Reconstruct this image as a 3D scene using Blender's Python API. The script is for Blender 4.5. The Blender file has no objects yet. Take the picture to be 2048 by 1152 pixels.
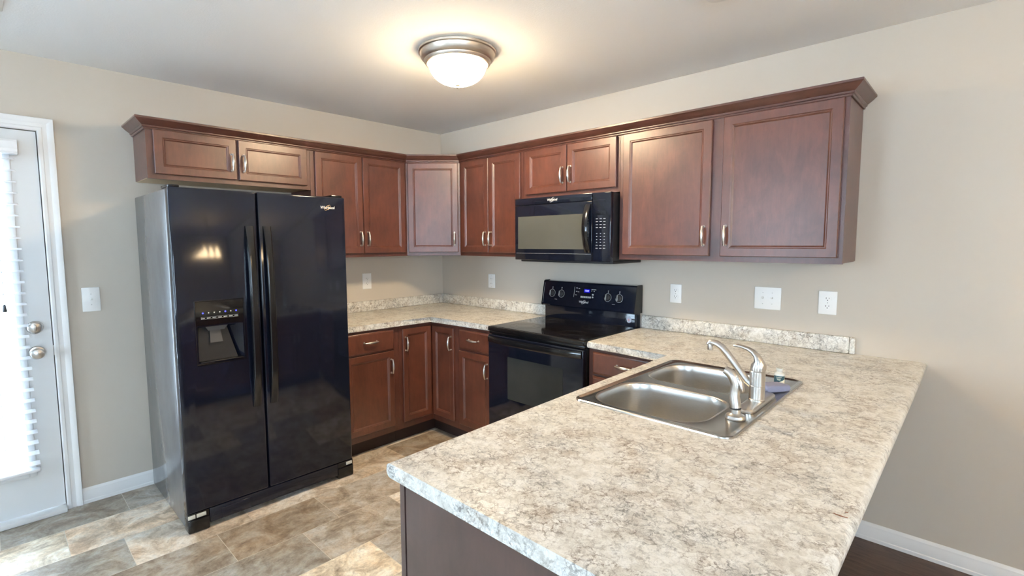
import bpy, bmesh, math, random
from mathutils import Matrix, Vector
random.seed(7)
SC = bpy.context.scene
COL = SC.collection
PI = math.pi

# ------------------------------------------------------------------ camera, sky, exposure
cam_d = bpy.data.cameras.new('camera'); cam = bpy.data.objects.new('camera', cam_d); COL.objects.link(cam)
cam.matrix_world = Matrix(((0.719681, -0.055905, 0.69205, 3.594127), (0.694289, 0.064621, -0.716789, -2.934951),
                           (-0.004649, 0.996343, 0.085321, 1.471736), (0, 0, 0, 1)))
cam_d.sensor_width = 36; cam_d.lens = 992.627 / 2048 * 36
cam_d.shift_x = 21.16 / 2048; cam_d.shift_y = -7.24 / 2048
cam_d.clip_start = 0.02
SC.camera = cam
SC.view_settings.view_transform = 'Standard'; SC.view_settings.look = 'None'
SC.view_settings.gamma = 1; SC.view_settings.use_curve_mapping = False
SC.view_settings.exposure = 1.1
W = bpy.data.worlds.new('sky'); SC.world = W; W.use_nodes = True
bg = W.node_tree.nodes['Background']; bg.inputs[0].default_value = (0.64, 0.81, 1.0, 1); bg.inputs[1].default_value = 11.0

def portal(loc, direction, sx, sz):
    d = bpy.data.lights.new('window_portal', 'AREA'); d.shape = 'RECTANGLE'; d.size = sx; d.size_y = sz
    d.cycles.is_portal = True
    o = bpy.data.objects.new('window_portal', d); COL.objects.link(o); o.location = loc
    o.rotation_euler = Vector(direction).to_track_quat('-Z', 'Z').to_euler()
sun_d = bpy.data.lights.new('sun', 'SUN'); sun_d.energy = 190; sun_d.angle = 0.02; sun_d.color = (0.92, 0.97, 1.0)
sun = bpy.data.objects.new('sun', sun_d); COL.objects.link(sun); sun.location = (3, 4, 9); sun.rotation_euler = Vector((0.0, -0.35, -1)).to_track_quat('-Z', 'Y').to_euler()
LAMP_POWER = 115.0        # radiance of the ceiling dome
H = 2.445; RX = 7.2; RY = -6.4

# ------------------------------------------------------------------ materials
def newmat(name):
    m = bpy.data.materials.new(name); m.use_nodes = True
    nt = m.node_tree; return m, nt, nt.nodes['Principled BSDF']
def N(nt, t, **kw):
    n = nt.nodes.new(t)
    for k, v in kw.items(): setattr(n, k, v)
    return n
def L(nt, a, b): nt.links.new(a, b)
def pos(nt, scale):
    g = N(nt, 'ShaderNodeNewGeometry'); mp = N(nt, 'ShaderNodeMapping'); mp.inputs['Scale'].default_value = scale
    L(nt, g.outputs['Position'], mp.inputs['Vector']); return mp.outputs['Vector']
def noise(nt, vec, scale, detail=4, rough=0.5, dist=0.0):
    n = N(nt, 'ShaderNodeTexNoise'); n.inputs['Scale'].default_value = scale; n.inputs['Detail'].default_value = detail
    n.inputs['Roughness'].default_value = rough; n.inputs['Distortion'].default_value = dist
    L(nt, vec, n.inputs['Vector']); return n.outputs['Fac']
def ramp(nt, fac, stops):
    r = N(nt, 'ShaderNodeValToRGB'); e = r.color_ramp.elements
    while len(e) < len(stops): e.new(0.5)
    for i, (p, c) in enumerate(stops):
        e[i].position = p; e[i].color = c if len(c) == 4 else (*c, 1)
    L(nt, fac, r.inputs['Fac']); return r.outputs['Color']
def mix(nt, fac, a, b, mode='MIX'):
    n = N(nt, 'ShaderNodeMix', data_type='RGBA', blend_type=mode)
    if isinstance(fac, (int, float)): n.inputs[0].default_value = fac
    else: L(nt, fac, n.inputs[0])
    for s, v in ((6, a), (7, b)):
        if isinstance(v, tuple): n.inputs[s].default_value = v if len(v) == 4 else (*v, 1)
        else: L(nt, v, n.inputs[s])
    return n.outputs[2]
def bump(nt, p, height, strength, dist=0.01):
    b = N(nt, 'ShaderNodeBump'); b.inputs['Strength'].default_value = strength; b.inputs['Distance'].default_value = dist
    L(nt, height, b.inputs['Height']); L(nt, b.outputs['Normal'], p.inputs['Normal'])
def plain(name, col, rough=0.5, metal=0.0, spec=0.5, bscale=0, bstr=0.0, var=0.0, emit=None, es=0, coat=0):
    m, nt, p = newmat(name)
    p.inputs['Base Color'].default_value = (*col, 1); p.inputs['Roughness'].default_value = rough
    p.inputs['Metallic'].default_value = metal; p.inputs['Specular IOR Level'].default_value = spec
    p.inputs['Coat Weight'].default_value = coat
    if bscale:
        f = noise(nt, pos(nt, (1, 1, 1)), bscale, 3); bump(nt, p, f, bstr, 0.002)
    if var:
        f = noise(nt, pos(nt, (1, 1, 1)), 3.0, 4)
        c = ramp(nt, f, [(0.3, tuple(x * (1 - var) for x in col)), (0.7, tuple(min(1, x * (1 + var)) for x in col))])
        L(nt, c, p.inputs['Base Color'])
    if emit:
        p.inputs['Emission Color'].default_value = (*emit, 1); p.inputs['Emission Strength'].default_value = es
    return m
M = {}
M['wall'] = plain('wall_paint', (0.565, 0.512, 0.44), 0.75, spec=0.25, bscale=220, bstr=0.12)
M['ceiling'] = plain('ceiling_paint', (0.88, 0.875, 0.86), 0.85, spec=0.2, bscale=130, bstr=0.35)
M['white'] = plain('white_trim_paint', (0.80, 0.80, 0.79), 0.38, var=0.02)
M['door_white'] = plain('door_paint', (0.72, 0.735, 0.74), 0.42, var=0.02)
M['carpet'] = plain('bounce_carpet', (0.62, 0.60, 0.57), 0.95, spec=0.1, bscale=400, bstr=1.0, var=0.05)
M['plate'] = plain('white_plastic', (0.86, 0.86, 0.84), 0.35, var=0.01)
M['slot'] = plain('dark_slot', (0.03, 0.03, 0.03), 0.6, var=0.1)
M['blind'] = plain('blind_vinyl', (0.86, 0.87, 0.88), 0.45, var=0.02)
M['black'] = plain('black_gloss', (0.0065, 0.0085, 0.017), 0.08, spec=0.5, bscale=9, bstr=0.012)
M['black_plain'] = plain('black_gloss_plastic', (0.008, 0.008, 0.009), 0.14, spec=0.5, var=0.2)
M['black_glass'] = plain('black_glass', (0.004, 0.004, 0.005), 0.05, spec=0.5, var=0.2)
M['cooktop'] = plain('cooktop_glass', (0.008, 0.007, 0.006), 0.07, spec=0.6, var=0.4)
M['black_matte'] = plain('black_matte', (0.012, 0.012, 0.013), 0.5, var=0.15)
M['side_black'] = plain('textured_black_side', (0.15, 0.156, 0.168), 0.38, spec=1.0, bscale=300, bstr=0.06)
m, nt, p = newmat('black_side_sheen_grey'); M['side_black'] = m  # black side; the grey of its sheen is lightened into the base colour
f = noise(nt, pos(nt, (1, 1, 0.5)), 7, 6, 0.7); L(nt, ramp(nt, f, [(0.35, (0.075, 0.08, 0.088)), (0.7, (0.12, 0.126, 0.137))]), p.inputs['Base Color'])
p.inputs['Roughness'].default_value = 0.42; p.inputs['Coat Weight'].default_value = 1.0; p.inputs['Coat IOR'].default_value = 1.65
L(nt, ramp(nt, f, [(0.3, (0.10, 0.10, 0.10)), (0.75, (0.22, 0.22, 0.22))]), p.inputs['Coat Roughness'])
M['window_dark'] = plain('microwave_window', (0.085, 0.087, 0.075), 0.12, spec=0.5, var=0.1)
M['oven_win'] = plain('oven_window', (0.040, 0.042, 0.040), 0.06, spec=0.55, var=0.2)
M['grey_print'] = plain('grey_print', (0.5, 0.5, 0.48), 0.5, var=0.03)
M['silver_print'] = plain('silver_print', (0.75, 0.75, 0.72), 0.35, metal=0.3, var=0.03)
M['gold'] = plain('gold_print', (0.75, 0.52, 0.25), 0.3, metal=0.6, var=0.03)
M['grey_plastic'] = plain('smoky_plastic', (0.06, 0.064, 0.072), 0.25, spec=0.35, var=0.05)
M['ramp_grey'] = plain('dark_grey_plastic', (0.014, 0.014, 0.015), 0.4, spec=0.25, var=0.05)
M['knob_grey'] = plain('charcoal_plastic', (0.045, 0.045, 0.048), 0.25, var=0.05)
M['pale_plastic'] = plain('pale_plastic', (0.55, 0.54, 0.47), 0.45, var=0.03)
M['led_blue'] = plain('blue_led', (0.05, 0.05, 0.3), 0.4, emit=(0.06, 0.07, 1.0), es=0.9)
M['led_digit'] = plain('blue_digit', (0.2, 0.2, 0.6), 0.4, emit=(0.22, 0.22, 1.0), es=1.6)
M['led_white'] = plain('dim_led', (0.35, 0.34, 0.30), 0.4, emit=(0.6, 0.58, 0.5), es=0.3)
M['display'] = plain('display_glow', (0.01, 0.01, 0.05), 0.2, emit=(0.0, 0.0, 0.9), es=0.22)
M['nickel'] = plain('brushed_nickel', (0.60, 0.57, 0.53), 0.30, metal=1.0, var=0.05)
M['chrome'] = plain('satin_chrome', (0.78, 0.77, 0.75), 0.18, metal=1.0, var=0.03)
M['lamp_ring'] = plain('nickel_canopy', (0.62, 0.55, 0.47), 0.38, metal=1.0, var=0.05)
M['dome'] = plain('lit_frosted_glass', (0.9, 0.88, 0.8), 0.4, emit=(1.0, 0.77, 0.49), es=LAMP_POWER)
M['dome_small'] = plain('lit_shade_glass', (0.9, 0.88, 0.8), 0.4, emit=(1.0, 0.72, 0.42), es=22.0)
M['tan_wood'] = plain('unfinished_panel', (0.62, 0.47, 0.30), 0.5, var=0.08)
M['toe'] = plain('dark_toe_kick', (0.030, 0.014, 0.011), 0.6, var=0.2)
M['sponge'] = plain('grey_blue_sponge', (0.26, 0.27, 0.38), 0.9, bscale=350, bstr=1.0, var=0.15)
M['liquid'] = plain('clear_gel', (0.62, 0.60, 0.53), 0.15, var=0.03)
M['teal'] = plain('teal_label', (0.02, 0.07, 0.085), 0.45, var=0.05)
M['cream'] = plain('cream_label', (0.72, 0.67, 0.50), 0.5, var=0.03)
M['twig'] = plain('brown_sliver', (0.19, 0.06, 0.02), 0.6, var=0.2)
M['blotch'] = plain('silver_blotch', (0.42, 0.47, 0.60), 0.35, var=0.3)
M['pink'] = plain('pink_spot', (0.55, 0.35, 0.40), 0.45, var=0.1)
M['rubber'] = plain('black_rubber', (0.02, 0.02, 0.02), 0.7, var=0.1)

m = M['dome']; nt = m.node_tree; pd_ = nt.nodes['Principled BSDF']      # bulbs sit low in the bowl: its bottom glows most
tc = N(nt, 'ShaderNodeTexCoord'); sp_ = N(nt, 'ShaderNodeSeparateXYZ'); L(nt, tc.outputs['Generated'], sp_.inputs[0])
mr = N(nt, 'ShaderNodeMapRange'); L(nt, sp_.outputs[2], mr.inputs[0]); mr.inputs[1].default_value = 0.05; mr.inputs[2].default_value = 0.85
mr.inputs[3].default_value = LAMP_POWER; mr.inputs[4].default_value = 7.0; L(nt, mr.outputs[0], pd_.inputs['Emission Strength'])
def wood(name, a, b, rough, grain=(9, 9, 1.6), spec=0.5):
    m, nt, p = newmat(name)
    f1 = noise(nt, pos(nt, grain), 6, 5, 0.6, 0.6); f2 = noise(nt, pos(nt, (1, 1, 0.75)), 7, 6, 0.62, 0.5)
    c1 = ramp(nt, f1, [(0.25, a), (0.75, b)])
    c2 = ramp(nt, f2, [(0.32, (0.66, 0.62, 0.60)), (0.5, (1, 1, 1)), (0.70, (1.35, 1.30, 1.25))])
    c = mix(nt, 0.85, c1, c2, 'MULTIPLY'); L(nt, c, p.inputs['Base Color'])
    p.inputs['Roughness'].default_value = rough; p.inputs['Specular IOR Level'].default_value = spec
    p.inputs['Coat Weight'].default_value = 0.55; p.inputs['Coat Roughness'].default_value = 0.33
    bump(nt, p, f1, 0.05, 0.002); return m
M['wood'] = wood('red_brown_maple', (0.082, 0.025, 0.014), (0.124, 0.039, 0.021), 0.36)
M['wood_frame'] = wood('red_brown_maple_frame', (0.070, 0.022, 0.014), (0.108, 0.034, 0.020), 0.38)
M['wood_crown'] = wood('dark_brown_maple', (0.058, 0.019, 0.013), (0.090, 0.029, 0.018), 0.36, (2, 2, 9))
M['panel_skin'] = wood('dark_laminate_panel', (0.052, 0.028, 0.025), (0.068, 0.036, 0.032), 0.40)

def counter_mat():
    m, nt, p = newmat('mottled_laminate')
    v = pos(nt, (1, 1, 1))
    nz = N(nt, 'ShaderNodeTexNoise'); nz.inputs['Scale'].default_value = 38; nz.inputs['Detail'].default_value = 7; nz.inputs['Roughness'].default_value = 0.7; L(nt, v, nz.inputs['Vector'])
    sc = N(nt, 'ShaderNodeVectorMath', operation='SCALE'); sc.inputs['Scale'].default_value = 0.05; L(nt, nz.outputs['Color'], sc.inputs[0])
    ad = N(nt, 'ShaderNodeVectorMath', operation='ADD'); L(nt, v, ad.inputs[0]); L(nt, sc.outputs[0], ad.inputs[1]); w = ad.outputs[0]
    def crack(scale, width):
        vo = N(nt, 'ShaderNodeTexVoronoi', feature='DISTANCE_TO_EDGE'); vo.inputs['Scale'].default_value = scale; L(nt, w, vo.inputs['Vector'])
        return ramp(nt, vo.outputs['Distance'], [(width * 0.35, (1, 1, 1)), (width, (0, 0, 0))])
    big = noise(nt, v, 8, 7, 0.68, 0.6); mid = noise(nt, w, 26, 8, 0.70, 0.4); fine = noise(nt, v, 75, 6, 0.7, 0.6)
    base = ramp(nt, mid, [(0.40, (0.60, 0.575, 0.515)), (0.47, (0.70, 0.68, 0.62)), (0.56, (0.77, 0.76, 0.71)), (0.68, (0.80, 0.795, 0.765))])
    hue = ramp(nt, noise(nt, v, 10, 4), [(0.40, (0.47, 0.40, 0.325)), (0.50, (0.48, 0.44, 0.39)), (0.60, (0.46, 0.455, 0.44))])
    pm_ = ramp(nt, big, [(0.37, (1, 1, 1)), (0.53, (0, 0, 0))])
    br = ramp(nt, mid, [(0.44, (1, 1, 1)), (0.57, (0.05, 0.05, 0.05))])
    c = mix(nt, mix(nt, 0.62, (0, 0, 0), mix(nt, 1.0, pm_, br, 'MULTIPLY')), base, hue)
    pc = ramp(nt, big, [(0.42, (1, 1, 1)), (0.64, (0.22, 0.22, 0.22))]); fm = ramp(nt, fine, [(0.42, (0, 0, 0)), (0.55, (1, 1, 1))])
    dark = ramp(nt, noise(nt, v, 10, 4), [(0.42, (0.17, 0.125, 0.09)), (0.58, (0.16, 0.155, 0.145))])
    c = mix(nt, mix(nt, 0.88, (0, 0, 0), mix(nt, 1.0, mix(nt, 1.0, crack(34, 0.09), pc, 'MULTIPLY'), fm, 'MULTIPLY')), c, dark)
    c = mix(nt, mix(nt, 0.45, (0, 0, 0), mix(nt, 1.0, crack(75, 0.10), pc, 'MULTIPLY')), c, dark)
    L(nt, c, p.inputs['Base Color']); p.inputs['Roughness'].default_value = 0.30
    p.inputs['Specular IOR Level'].default_value = 0.4; bump(nt, p, fine, 0.02, 0.001); return m
M['counter'] = counter_mat()

def tile_mat():
    m, nt, p = newmat('slate_look_tile')
    uv = N(nt, 'ShaderNodeUVMap', uv_map='pattern'); edge = N(nt, 'ShaderNodeAttribute', attribute_name='tile_tone')
    mp = N(nt, 'ShaderNodeMapping'); mp.inputs['Scale'].default_value = (1.0, 0.85, 1); L(nt, uv.outputs['UV'], mp.inputs['Vector'])
    v = mp.outputs['Vector']
    a = noise(nt, v, 7.5, 10, 0.74, 0.55); b = noise(nt, v, 30, 9, 0.78, 0.4); c_ = noise(nt, v, 75, 6, 0.75, 0.3)
    base = ramp(nt, a, [(0.32, (0.34, 0.265, 0.195)), (0.43, (0.55, 0.455, 0.35)), (0.51, (0.76, 0.67, 0.55)), (0.61, (0.93, 0.90, 0.83))])
    rust = ramp(nt, noise(nt, v, 3.2, 5, 0.6, 1.0), [(0.45, (1.0, 1.0, 1.0)), (0.68, (1.05, 0.86, 0.66))])
    c = mix(nt, 0.7, base, rust, 'MULTIPLY')
    c = mix(nt, 0.55, c, ramp(nt, b, [(0.33, (0.42, 0.40, 0.38)), (0.45, (1, 1, 1)), (0.7, (1.3, 1.3, 1.3))]), 'MULTIPLY')
    c = mix(nt, 0.4, c, ramp(nt, c_, [(0.35, (0.6, 0.6, 0.6)), (0.6, (1.15, 1.15, 1.15))]), 'MULTIPLY')
    c = mix(nt, 1.0, c, edge.outputs['Color'], 'MULTIPLY')
    loc = N(nt, 'ShaderNodeUVMap', uv_map='edges'); s = N(nt, 'ShaderNodeSeparateXYZ'); L(nt, loc.outputs['UV'], s.inputs[0])
    def lt(o):
        q = N(nt, 'ShaderNodeMath', operation='LESS_THAN'); L(nt, o, q.inputs[0]); q.inputs[1].default_value = 0.0024; return q.outputs[0]
    mx = N(nt, 'ShaderNodeMath', operation='MAXIMUM'); L(nt, lt(s.outputs[0]), mx.inputs[0]); L(nt, lt(s.outputs[1]), mx.inputs[1])
    c = mix(nt, mx.outputs[0], c, (0.62, 0.57, 0.48))
    L(nt, c, p.inputs['Base Color']); p.inputs['Roughness'].default_value = 0.34
    p.inputs['Specular IOR Level'].default_value = 0.45; bump(nt, p, b, 0.12, 0.003); return m
M['tile'] = tile_mat()
def plank_mat():
    m, nt, p = newmat('dark_wood_plank')
    f = noise(nt, pos(nt, (1.2, 7, 1)), 6, 7, 0.65, 1.2)
    c = ramp(nt, f, [(0.3, (0.040, 0.022, 0.015)), (0.5, (0.085, 0.050, 0.036)), (0.7, (0.125, 0.078, 0.058))])
    L(nt, c, p.inputs['Base Color']); p.inputs['Roughness'].default_value = 0.45; bump(nt, p, f, 0.1, 0.003); return m
M['plank'] = plank_mat()
def steel_mat(name, stretch, rough=0.30, col=(0.56, 0.545, 0.52)):
    m, nt, p = newmat(name); f = noise(nt, pos(nt, stretch), 30, 4, 0.6)
    c = ramp(nt, f, [(0.3, tuple(x * 0.9 for x in col)), (0.7, tuple(x * 1.06 for x in col))]); L(nt, c, p.inputs['Base Color'])
    p.inputs['Metallic'].default_value = 1; p.inputs['Roughness'].default_value = rough; bump(nt, p, f, 0.06, 0.001); return m
M['steel'] = steel_mat('brushed_steel', (1, 25, 25), 0.22, (0.50, 0.475, 0.44)); M['bowl'] = steel_mat('brushed_steel_bowl', (2, 2, 30), 0.32, (0.60, 0.585, 0.555))
def thin_glass():
    m = bpy.data.materials.new('clear_pane'); m.use_nodes = True; nt = m.node_tree; nt.nodes.clear()
    o = N(nt, 'ShaderNodeOutputMaterial'); t = N(nt, 'ShaderNodeBsdfTransparent'); g = N(nt, 'ShaderNodeBsdfGlossy')
    g.inputs['Roughness'].default_value = 0.02; t.inputs['Color'].default_value = (0.96, 0.98, 0.98, 1)
    fr = N(nt, 'ShaderNodeFresnel'); fr.inputs['IOR'].default_value = 1.45
    x = N(nt, 'ShaderNodeMixShader'); L(nt, fr.outputs[0], x.inputs[0]); L(nt, t.outputs[0], x.inputs[1]); L(nt, g.outputs[0], x.inputs[2])
    L(nt, x.outputs[0], o.inputs['Surface']); return m
M['glass'] = thin_glass()

# ------------------------------------------------------------------ mesh helpers
class MB:
    """collects shapes of one part in world coordinates (or in a frame fr)"""
    def __init__(s, fr=None): s.bm = bmesh.new(); s.fr = fr or Matrix()
    def box(s, x0, x1, y0, y1, z0, z1, bev=0.0, seg=2):
        m = Matrix.Translation(((x0 + x1) / 2, (y0 + y1) / 2, (z0 + z1) / 2)) @ Matrix.Diagonal((abs(x1 - x0), abs(y1 - y0), abs(z1 - z0), 1))
        r = bmesh.ops.create_cube(s.bm, size=1, matrix=m)
        if bev:
            es = {e for v in r['verts'] for e in v.link_edges}
            bmesh.ops.bevel(s.bm, geom=list(es), offset=bev, segments=seg, affect='EDGES', profile=0.5)
        return s
    def loops(s, lps, cap0=True, cap1=True, closed=True):
        vs = [[s.bm.verts.new(p) for p in lp] for lp in lps]
        n = len(vs[0])
        for a, b in zip(vs, vs[1:]):
            for i in range(n if closed else n - 1):
                j = (i + 1) % n; s.bm.faces.new((a[i], a[j], b[j], b[i]))
        if cap0: s.bm.faces.new(vs[0][::-1])
        if cap1: s.bm.faces.new(vs[-1])
        return s
    def lathe(s, prof, c=(0, 0, 0), axis='Z', n=40, cap=True):
        c = Vector(c); lps = []
        for r, h in prof:
            lp = []
            for i in range(n):
                a = 2 * PI * i / n; x, y = max(r, 1e-4) * math.cos(a), max(r, 1e-4) * math.sin(a)
                v = {'Z': (x, y, h), 'X': (h, x, y), 'Y': (y, h, x)}[axis]; lp.append(c + Vector(v))
            lps.append(lp)
        return s.loops(lps, cap, cap)
    def tube(s, pts, rad, n=14, sx=1.0):
        pts = [Vector(p) for p in pts]; lps = []; up = None
        for i, p in enumerate(pts):
            t = (pts[min(i + 1, len(pts) - 1)] - pts[max(i - 1, 0)]).normalized()
            if up is None:
                up = Vector((0, 0, 1)) if abs(t.z) < 0.9 else Vector((0, 1, 0))
            a = t.cross(up).normalized(); b = a.cross(t).normalized(); up = b
            r = rad[i] if isinstance(rad, (list, tuple)) else rad
            lps.append([p + a * (r * sx * math.cos(2 * PI * k / n)) + b * (r * math.sin(2 * PI * k / n)) for k in range(n)])
        return s.loops(lps)
    def prism(s, poly, z0, z1):
        return s.loops([[(x, y, z0) for x, y in poly], [(x, y, z1) for x, y in poly]])
    def mesh(s, name, smooth=35):
        bmesh.ops.recalc_face_normals(s.bm, faces=s.bm.faces[:])
        me = bpy.data.meshes.new(name); s.bm.to_mesh(me); s.bm.free(); me.transform(s.fr)
        if smooth:
            me.shade_smooth(); me.set_sharp_from_angle(angle=math.radians(smooth))
        return me
WL = {}
def link(name, me, mat, parent=None, fresh=True):
    o = bpy.data.objects.new(name, me); COL.objects.link(o)
    if mat: me.materials.clear(); me.materials.append(M[mat])
    co = [v.co for v in me.vertices]
    c = Vector([(min(v[k] for v in co) + max(v[k] for v in co)) / 2 for k in range(3)])
    if parent is None: c.z = min(v.z for v in co)
    me.transform(Matrix.Translation(-c)); base = WL[parent.name] if parent else Vector()
    o.location = c - base; WL[o.name] = c
    if parent: o.parent = parent
    return o
def obj(name, mb, mat, parent=None, smooth=35): return link(name, mb.mesh(name, smooth), mat, parent)
def tag(o, label, cat, group=None):
    o['label'] = label; o['category'] = cat
    if group: o['group'] = group
    return o
def thing(name, loc, label, cat, group=None):
    o = bpy.data.objects.new(name, None); COL.objects.link(o); o.location = loc; o.empty_display_size = 0.1
    WL[o.name] = Vector(loc); return tag(o, label, cat, group)
def struct(name, mb, mat, parent=None, smooth=35):
    o = obj(name, mb, mat, parent, smooth)
    if parent is None: o['kind'] = 'structure'
    return o
def fr_left(): return Matrix.Rotation(PI / 2, 4, 'Z')      # local x -> world y, local -y -> world +x
def rrect(cx, cy, w, d, r, z, n=8):
    pts = []
    for k, (sx, sy) in enumerate(((1, 1), (-1, 1), (-1, -1), (1, -1))):
        for i in range(n + 1):
            a = PI / 2 * (k + i / n); pts.append((cx + sx * (w / 2 - r) + r * math.cos(a), cy + sy * (d / 2 - r) + r * math.sin(a), z))
    return pts
def boolean(me, cutters):
    o = bpy.data.objects.new('tmp', me); COL.objects.link(o); cs = []
    for i, c in enumerate(cutters):
        k = bpy.data.objects.new('tmpc', c); COL.objects.link(k); cs.append(k)
        md = o.modifiers.new('b', 'BOOLEAN'); md.object = k; md.operation = 'DIFFERENCE'; md.solver = 'EXACT'
    dg = bpy.context.evaluated_depsgraph_get(); r = bpy.data.meshes.new_from_object(o.evaluated_get(dg))
    for k in cs + [o]: bpy.data.objects.remove(k)
    r.shade_smooth(); r.set_sharp_from_angle(angle=math.radians(35)); return r
def text_mesh(body, size, mtx, extrude=0.0003, shear=0.0, width=1.0):
    cu = bpy.data.curves.new('t', 'FONT'); cu.body = body; cu.size = size; cu.extrude = extrude; cu.align_x = 'CENTER'; cu.align_y = 'CENTER'
    cu.shear = shear; cu.offset = size * 0.012
    o = bpy.data.objects.new('t', cu); me = bpy.data.meshes.new_from_object(o); bpy.data.objects.remove(o)
    me.transform(mtx @ Matrix.Diagonal((width, 1, 1, 1))); return me
def face_mtx(p, right, up):
    r = Vector(right); u = Vector(up); n = r.cross(u)
    return Matrix(((r.x, u.x, n.x, p[0]), (r.y, u.y, n.y, p[1]), (r.z, u.z, n.z, p[2]), (0, 0, 0, 1)))

# ------------------------------------------------------------------ the room
# floor tiles: rows run along the fridge wall, joints staggered as in the photo
OFF = {0: .067, 1: .298, 2: .5, 3: .324, 4: .122, 5: .322, 6: .02, 7: .23, 8: .43, 9: .13}
bm = bmesh.new(); uvp = bm.loops.layers.uv.new('pattern'); uve = bm.loops.layers.uv.new('edges')
col = bm.loops.layers.color.new('tile_tone')
XT = 2.95
for r in range(10):
    x0, x1 = max(0, 0.885 + 0.305 * (r - 3)), min(XT, 0.885 + 0.305 * (r - 2))
    if x1 <= x0: continue
    k = 0; y1 = 0.0
    first = OFF[r] - 0.508
    ys = [0.0] + [first - 0.508 * q for q in range(14)]
    for ya, yb in zip(ys, ys[1:]):
        yb = max(yb, RY)
        if yb >= ya: continue
        f = bm.faces.new([bm.verts.new(p) for p in ((x0, yb, 0), (x1, yb, 0), (x1, ya, 0), (x0, ya, 0))])
        ou, ov = random.uniform(0, 50), random.uniform(0, 50); t = random.choice((0.70, 0.80, 0.90, 0.95, 1.0, 1.0))
        w = random.uniform(-0.04, 0.04); fl = random.choice((-1, 1))
        for lp, (eu, ev) in zip(f.loops, ((0, 0), (x1 - x0, 0), (x1 - x0, ya - yb), (0, ya - yb))):
            lp[uvp].uv = (ou + fl * eu, ov + ev); lp[uve].uv = (eu, ev); lp[col] = (min(1, t * (1 + w)), min(1, t), min(1, t * (1 - w)), 1)
me = bpy.data.meshes.new('floor'); bm.to_mesh(me); bm.free()
fo = link('floor', me, 'tile'); fo['kind'] = 'structure'
struct('floor', MB().box(XT, RX, -3.9, 0, -0.02, 0), 'plank')
struct('floor', MB().box(XT, RX, RY, -3.9, -0.02, 0.004), 'carpet')  # unseen carpet, put in pale to bounce light onto the ceiling
M['ground'] = plain('bounce_concrete', (0.50, 0.54, 0.60), 0.9, var=0.1)
M['deck'] = plain('bounce_deck', (0.60, 0.66, 0.74), 0.8, var=0.05)
struct('floor', MB().box(-7, -0.121, -10, 4, -0.22, -0.12), 'deck')  # invented unseen deck, pale and bluish to throw daylight up through the door
b = MB(); b.box(-0.121, RX + .121, -20, RY - .121, -0.22, -0.12); b.box(RX + .121, 20, -20, 8, -0.22, -0.12); struct('floor', b, 'ground')  # unseen ground outside, added to reflect sun up to the ceiling
struct('ceiling', MB().box(-0.12, RX + 0.12, RY - 0.12, 0.12, H, H + 0.1), 'ceiling')
struct('wall_back', MB().box(-0.12, RX + 0.12, 0, 0.12, -0.02, H), 'wall')
DY0, DY1, DZ = -3.632, -2.712, 2.06          # door opening in the left wall
b = MB(); b.box(-0.12, 0, DY1, 0, -0.02, H); b.box(-0.12, 0, RY, DY0, -0.02, H); b.box(-0.12, 0, DY0, DY1, DZ, H)
struct('wall_left', b, 'wall')
def wall_x(name, x0, x1, y0, y1, wins, along):     # wall with window holes; wins = (a,b,z0,z1)
    b = MB(); a = (x0 if along == 'x' else y0); end = (x1 if along == 'x' else y1)
    def bx(p, q, z0, z1):
        b.box(p, q, y0, y1, z0, z1) if along == 'x' else b.box(x0, x1, p, q, z0, z1)
    for (p, q, z0, z1) in wins:
        bx(a, p, -0.02, H); bx(p, q, -0.02, z0); bx(p, q, z1, H); a = q
    bx(a, end, -0.02, H); struct(name, b, 'wall')
FW = [(0.6, 2.0, 0.75, 2.12), (4.2, 6.0, 0.75, 2.12)]
wall_x('wall_front', -0.12, RX + 0.12, RY - 0.12, RY, FW, 'x')
RW = [(-4.9, -3.2, 0.75, 2.12)]
wall_x('wall_right', RX, RX + 0.12, RY, 0, RW, 'y')
def window(n, a, c, z0, z1, along):
    fr = Matrix.Translation((0, RY, 0)) if along == 'x' else Matrix.Translation((RX, 0, 0)) @ Matrix.Rotation(-PI / 2, 4, 'Z')
    if along == 'x': fr = Matrix.Translation((0, RY, 0)) @ Matrix.Diagonal((1, -1, 1, 1))
    else: fr = Matrix(((0, 1, 0, RX), (1, 0, 0, 0), (0, 0, 1, 0), (0, 0, 0, 1)))
    b = MB(fr)
    for p, q, s, t in ((a - .07, c + .07, z1, z1 + .08), (a - .09, c + .09, z0 - .05, z0), (a - .07, a, z0, z1), (c, c + .07, z0, z1)):
        b.box(p, q, -0.02, -0.002, s, t, 0.004)
    w = struct('window_%d' % n, b, 'white')
    b = MB(fr); zm = (z0 + z1) / 2
    for p, q, s, t in ((a, c, z0, z0 + .04), (a, c, z1 - .04, z1), (a, a + .04, z0, z1), (c - .04, c, z0, z1), (a, c, zm - .02, zm + .02), ((a + c) / 2 - .02, (a + c) / 2 + .02, z0, z1)):
        b.box(p, q, 0.03, 0.07, s, t)
    obj('window_frame', b, 'white', w)
    b = MB(fr); b.box(a + .03, c - .03, 0.048, 0.052, z0 + .03, z1 - .03); obj('window_pane', b, 'glass', w)
for i, (a, c, z0, z1) in enumerate(FW):
    window(i + 1, a, c, z0, z1, 'x'); portal(((a + c) / 2, RY - 0.11, (z0 + z1) / 2), (0, 1, 0), c - a, z1 - z0)
for i, (a, c, z0, z1) in enumerate(RW):
    window(3, a, c, z0, z1, 'y'); portal((RX + 0.11, (a + c) / 2, (z0 + z1) / 2), (-1, 0, 0), c - a, z1 - z0)
portal((-0.11, (DY0 + DY1) / 2, 1.15), (1, 0, 0), 0.64, 1.8)

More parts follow.
